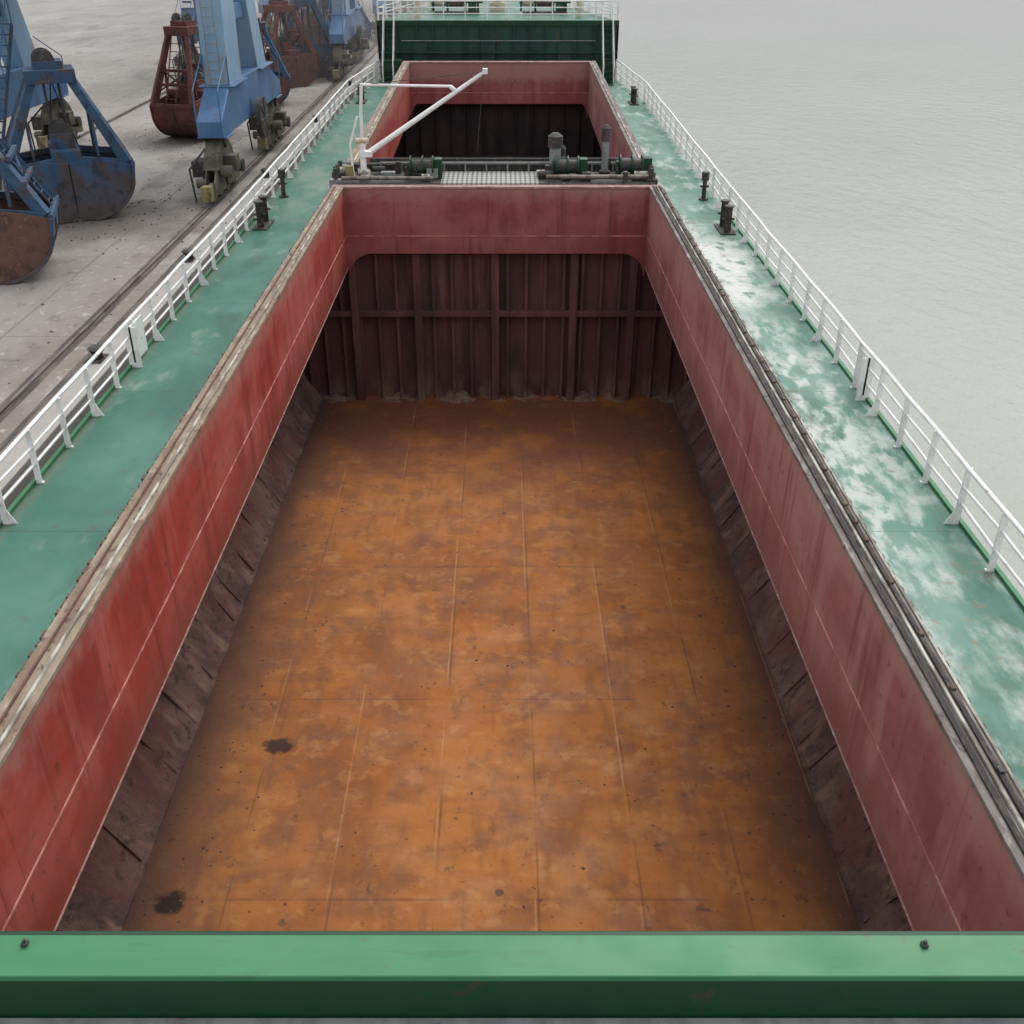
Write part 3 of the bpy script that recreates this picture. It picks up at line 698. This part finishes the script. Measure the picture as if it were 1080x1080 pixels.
def crane(name,Yc,L=12.0):
    root=empty(name)
    XA,XB=-11.45,-21.9
    bb=B()
    def bogie(X,Y):
        for dy in(-1.6,-0.55,0.55,1.6):
            bb.cyl((X-0.09,Y+dy,QZ+0.42),(X+0.09,Y+dy,QZ+0.42),0.36,'steel',n=20); bb.cyl((X-0.2,Y+dy,QZ+0.42),(X+0.2,Y+dy,QZ+0.42),0.12,'dark')
            bb.cyl((X-0.55,Y+dy,QZ+0.75),(X-0.15,Y+dy,QZ+0.75),0.18,'olive')
        for c in(-1.08,1.08):
            for sx in(-0.22,0.16): bb.prism([(Y+c-0.95,QZ+0.3),(Y+c+0.95,QZ+0.3),(Y+c+0.8,QZ+0.8),(Y+c+0.25,QZ+1.25),(Y+c-0.25,QZ+1.25),(Y+c-0.8,QZ+0.8)],'yz',X+sx,X+sx+0.06,'olive')
        bb.prism([(Y-1.4,QZ+1.2),(Y+1.4,QZ+1.2),(Y+1.1,QZ+1.7),(Y+0.4,QZ+2.2),(Y-0.4,QZ+2.2),(Y-1.1,QZ+1.7)],'yz',X-0.3,X+0.3,'olive')
        bb.cyl((X-0.4,Y,QZ+2.05),(X+0.4,Y,QZ+2.05),0.22,'dark',n=16)
        bb.box(X+0.32,X+0.8,Y-0.5,Y+0.1,QZ+1.0,QZ+1.6,'olive'); bb.cyl((X+0.35,Y+0.7,QZ+1.0),(X+0.8,Y+0.7,QZ+1.0),0.25,'dark')
        bb.cyl((X+0.3,Y-1.0,QZ+1.1),(X+0.75,Y-1.0,QZ+1.1),0.22,'olive'); bb.box(X-0.8,X-0.32,Y-1.2,Y-0.4,QZ+0.9,QZ+1.5,'dark')
        bb.box(X-0.2,X+0.2,Y-2.5,Y-2.1,QZ+0.25,QZ+0.8,'yellow'); bb.box(X-0.2,X+0.2,Y+2.1,Y+2.5,QZ+0.25,QZ+0.8,'yellow')
        bb.tube([(X-0.6,Y-1.9,QZ+0.1),(X-0.75,Y-1.7,QZ+1.3),(X-0.3,Y-0.8,QZ+1.9)],0.04,'black')
    h=L/2
    for X in(XA,XB):
        bogie(X,Yc-h+0.8); bogie(X,Yc+h-0.8)
    bb.done('travel_bogies',root,bev=0.01)
    bb=B()
    def leg(p0,w0,d0,p1,w1,d1,mat):
        vs=[]
        for (x,y,z),w,dd in((p0,w0,d0),(p1,w1,d1)):
            for a,c in((-1,-1),(1,-1),(1,1),(-1,1)): vs.append((x+a*dd,y+c*w,z))
        bb.add(vs,[(0,1,2,3),(7,6,5,4),(0,4,5,1),(1,5,6,2),(2,6,7,3),(3,7,4,0)],mat)
    for X,s in((XA,-1),(XB,1)):
        bb.prism([(Yc-h,QZ+2.3),(Yc+h,QZ+2.3),(Yc+h,QZ+2.9),(Yc+h-3.0,QZ+4.0),(Yc-h+2.0,QZ+4.0),(Yc-h,QZ+2.9)],'yz',X-0.5,X+0.5,'blue')
        bb.box(X-0.6,X+0.6,Yc-h+0.2,Yc-h+1.4,QZ+2.24,QZ+2.3,'blue'); bb.box(X-0.6,X+0.6,Yc+h-1.4,Yc+h-0.2,QZ+2.24,QZ+2.3,'blue')
        leg((X,Yc-2.9,QZ+3.95),1.1,0.5,(X,Yc-2.6,QZ+9.4),1.0,0.5,'blue' if X==XB else 'lblue')
        leg((X,Yc+2.6,QZ+3.95),0.9,0.45,(X,Yc+0.6,QZ+9.4),0.7,0.45,'lblue')
        for dy in (-2.9,2.6): bb.box(X-0.7,X+0.7,Yc+dy-1.3,Yc+dy+1.3,QZ+3.9,QZ+3.98,'blue')
        bb.beam((X,Yc-3.4,QZ+8.9),(X,Yc+3.4,QZ+8.9),0.8,1.0,'blue')
        bb.beam((X,Yc-1.8,QZ+6.4),(X,Yc+1.0,QZ+6.4),0.5,0.6,'blue')
    for d in(-1,1): bb.beam((XA,Yc+d*3.0,QZ+9.8),(XB,Yc+d*3.0,QZ+9.8),1.0,1.3,'blue')
    bb.box(XB+2.0,XA-2.0,Yc-3.6,Yc+3.6,QZ+10.4,QZ+10.7,'blue')
    bb.cyl(((XA+XB)/2,Yc,QZ+10.7),((XA+XB)/2,Yc,QZ+14),2.2,'lblue',r2=1.6,n=28)
    bb.box((XA+XB)/2-2.2,(XA+XB)/2+2.2,Yc-3,Yc+3.5,QZ+14,QZ+17,'blue')
    bb.beam(((XA+XB)/2+2,Yc-1,QZ+16),((XA+XB)/2-16,Yc-12,QZ+33),1.0,1.2,'blue')
    bb.done('portal_frame',root,bev=0.04)
    bb=B()
    bb.box(XA-1.15,XA-0.52,Yc-1.6,Yc+0.4,QZ+4.1,QZ+5.9,'blue'); bb.box(XA-1.2,XA-0.5,Yc-1.8,Yc+0.6,QZ+4.0,QZ+4.1,'grey')
    bb.cyl((XA+0.75,Yc-0.5,QZ+2.2),(XA+1.0,Yc-0.5,QZ+2.2),0.85,'dark',n=28)
    for t in range(8):
        a=t*math.pi/4; bb.beam((XA+1.02,Yc-0.5,QZ+2.2),(XA+1.02,Yc-0.5+0.8*math.cos(a),QZ+2.2+0.8*math.sin(a)),0.05,0.05,'olive')
    for X in(XB+1.4,):
        for k in range(16):
            t=k/15; bb.box(X-0.35,X+0.35,Yc-h-0.2+4.4*t,Yc-h+0.05+4.4*t,QZ+0.4+5.6*t,QZ+0.43+5.6*t,'navy')
        for xs in(X-0.36,X+0.36):
            bb.beam((xs,Yc-h-0.2,QZ+0.3),(xs,Yc-h+4.3,QZ+6.0),0.05,0.2,'navy')
            bb.tube([(xs,Yc-h-0.2,QZ+0.3),(xs,Yc-h-0.2,QZ+1.4),(xs,Yc-h+4.3,QZ+7.1),(xs,Yc-h+4.3,QZ+6.0)],0.03,'blue')
            for k in range(1,5): bb.cyl((xs,Yc-h-0.2+4.5*k/5,QZ+0.3+5.7*k/5),(xs,Yc-h-0.2+4.5*k/5,QZ+1.4+5.7*k/5),0.02,'blue')
    for k in range(16): bb.box(XA-0.2,XA+0.2,Yc-4.12,Yc-4.09,QZ+2.6+k*0.32,QZ+2.63+k*0.32,'grey')
    for sx in(-0.22,0.22): bb.tube([(XA+sx,Yc-4.12,QZ+2.4),(XA+sx,Yc-4.12,QZ+7.8)],0.025,'grey')
    bb.box(XB-0.45,XB+0.45,Yc-4.1,Yc-4.05,QZ+4.4,QZ+5.8,'white')
    for k in range(3): bb.box(XB-0.3,XB+0.3,Yc-4.125,Yc-4.102,QZ+4.7+k*0.35,QZ+4.82+k*0.35,'navy')
    for X in(XA,XB):
        for sx in(-0.48,0.48):
            bb.tube([(X+sx,Yc-h,QZ+2.9),(X+sx,Yc-h,QZ+4.0),(X+sx,Yc-h+2.0,QZ+5.1),(X+sx,Yc-h+2.0,QZ+4.0)],0.025,'blue')
            bb.tube([(X+sx,Yc+h,QZ+2.9),(X+sx,Yc+h,QZ+4.0),(X+sx,Yc+h-2.8,QZ+5.1)],0.025,'blue')
    bb.done('fittings',root)
crane('portal_crane',48.0); crane('portal_crane.001',83.0); crane('portal_crane.002',110.0); crane('portal_crane.003',140.0)

# sea
b=B(); b.quad([(-3000,-600,-6.3),(4000,-600,-6.3),(4000,5000,-6.3),(-3000,5000,-6.3)],'sea'); b.done('sea')

# mist bank lying over the far harbour
me=B(); me.box(-500,900,68,1200,-6.25,30,'white'); mo=me.done('mist')
mm=bpy.data.materials.new('sea_mist'); mm.use_nodes=True; nt=mm.node_tree; nt.nodes.clear()
o=nt.nodes.new('ShaderNodeOutputMaterial'); v=nt.nodes.new('ShaderNodeVolumeScatter'); v.inputs['Density'].default_value=0.0060; v.inputs['Color'].default_value=(1,1,1,1); v.inputs['Anisotropy'].default_value=0.1
nt.links.new(v.outputs[0],o.inputs['Volume']); mo.data.materials.clear(); mo.data.materials.append(mm)

# ------------------------------------------------------------------ light
el,az=math.radians(58),math.radians(25)
w=bpy.data.worlds.new('World'); sc.world=w; w.use_nodes=True; nt=w.node_tree
bg=nt.nodes['Background']; sk=nt.nodes.new('ShaderNodeTexSky'); sk.sky_type='NISHITA'; sk.sun_disc=False
sk.sun_elevation=el; sk.sun_rotation=az; sk.dust_density=4.0; sk.air_density=1.0; sk.ozone_density=1.0
hs=nt.nodes.new('ShaderNodeHueSaturation'); hs.inputs['Saturation'].default_value=0.15
ad=nt.nodes.new('ShaderNodeMix'); ad.data_type='RGBA'; ad.blend_type='ADD'; ad.inputs[0].default_value=1.0; ad.inputs[7].default_value=(3.65,3.7,3.75,1)
nt.links.new(sk.outputs[0],hs.inputs['Color']); nt.links.new(hs.outputs[0],ad.inputs[6]); nt.links.new(ad.outputs[2],bg.inputs['Color']); bg.inputs['Strength'].default_value=0.15
sd=bpy.data.lights.new('sun','SUN'); sd.energy=0.8; sd.angle=math.radians(30); sd.color=(1,0.97,0.93)
so=bpy.data.objects.new('sun',sd); sc.collection.objects.link(so)
dirv=Vector((math.sin(az)*math.cos(el),math.cos(az)*math.cos(el),math.sin(el)))
so.rotation_euler=dirv.to_track_quat('Z','Y').to_euler(); so.location=(0,0,60)

# ------------------------------------------------------------------ camera
cd=bpy.data.cameras.new('camera'); cam=bpy.data.objects.new('camera',cd); sc.collection.objects.link(cam)
cam.location=(0,0,9.08); cam.rotation_euler=(math.radians(90-30.1),0,0)
cd.sensor_width=36; cd.lens=36; cd.shift_x=9/1080; cd.clip_start=0.1; cd.clip_end=8000
sc.camera=cam
sc.view_settings.view_transform='Standard'; sc.view_settings.look='None'; sc.view_settings.exposure=0
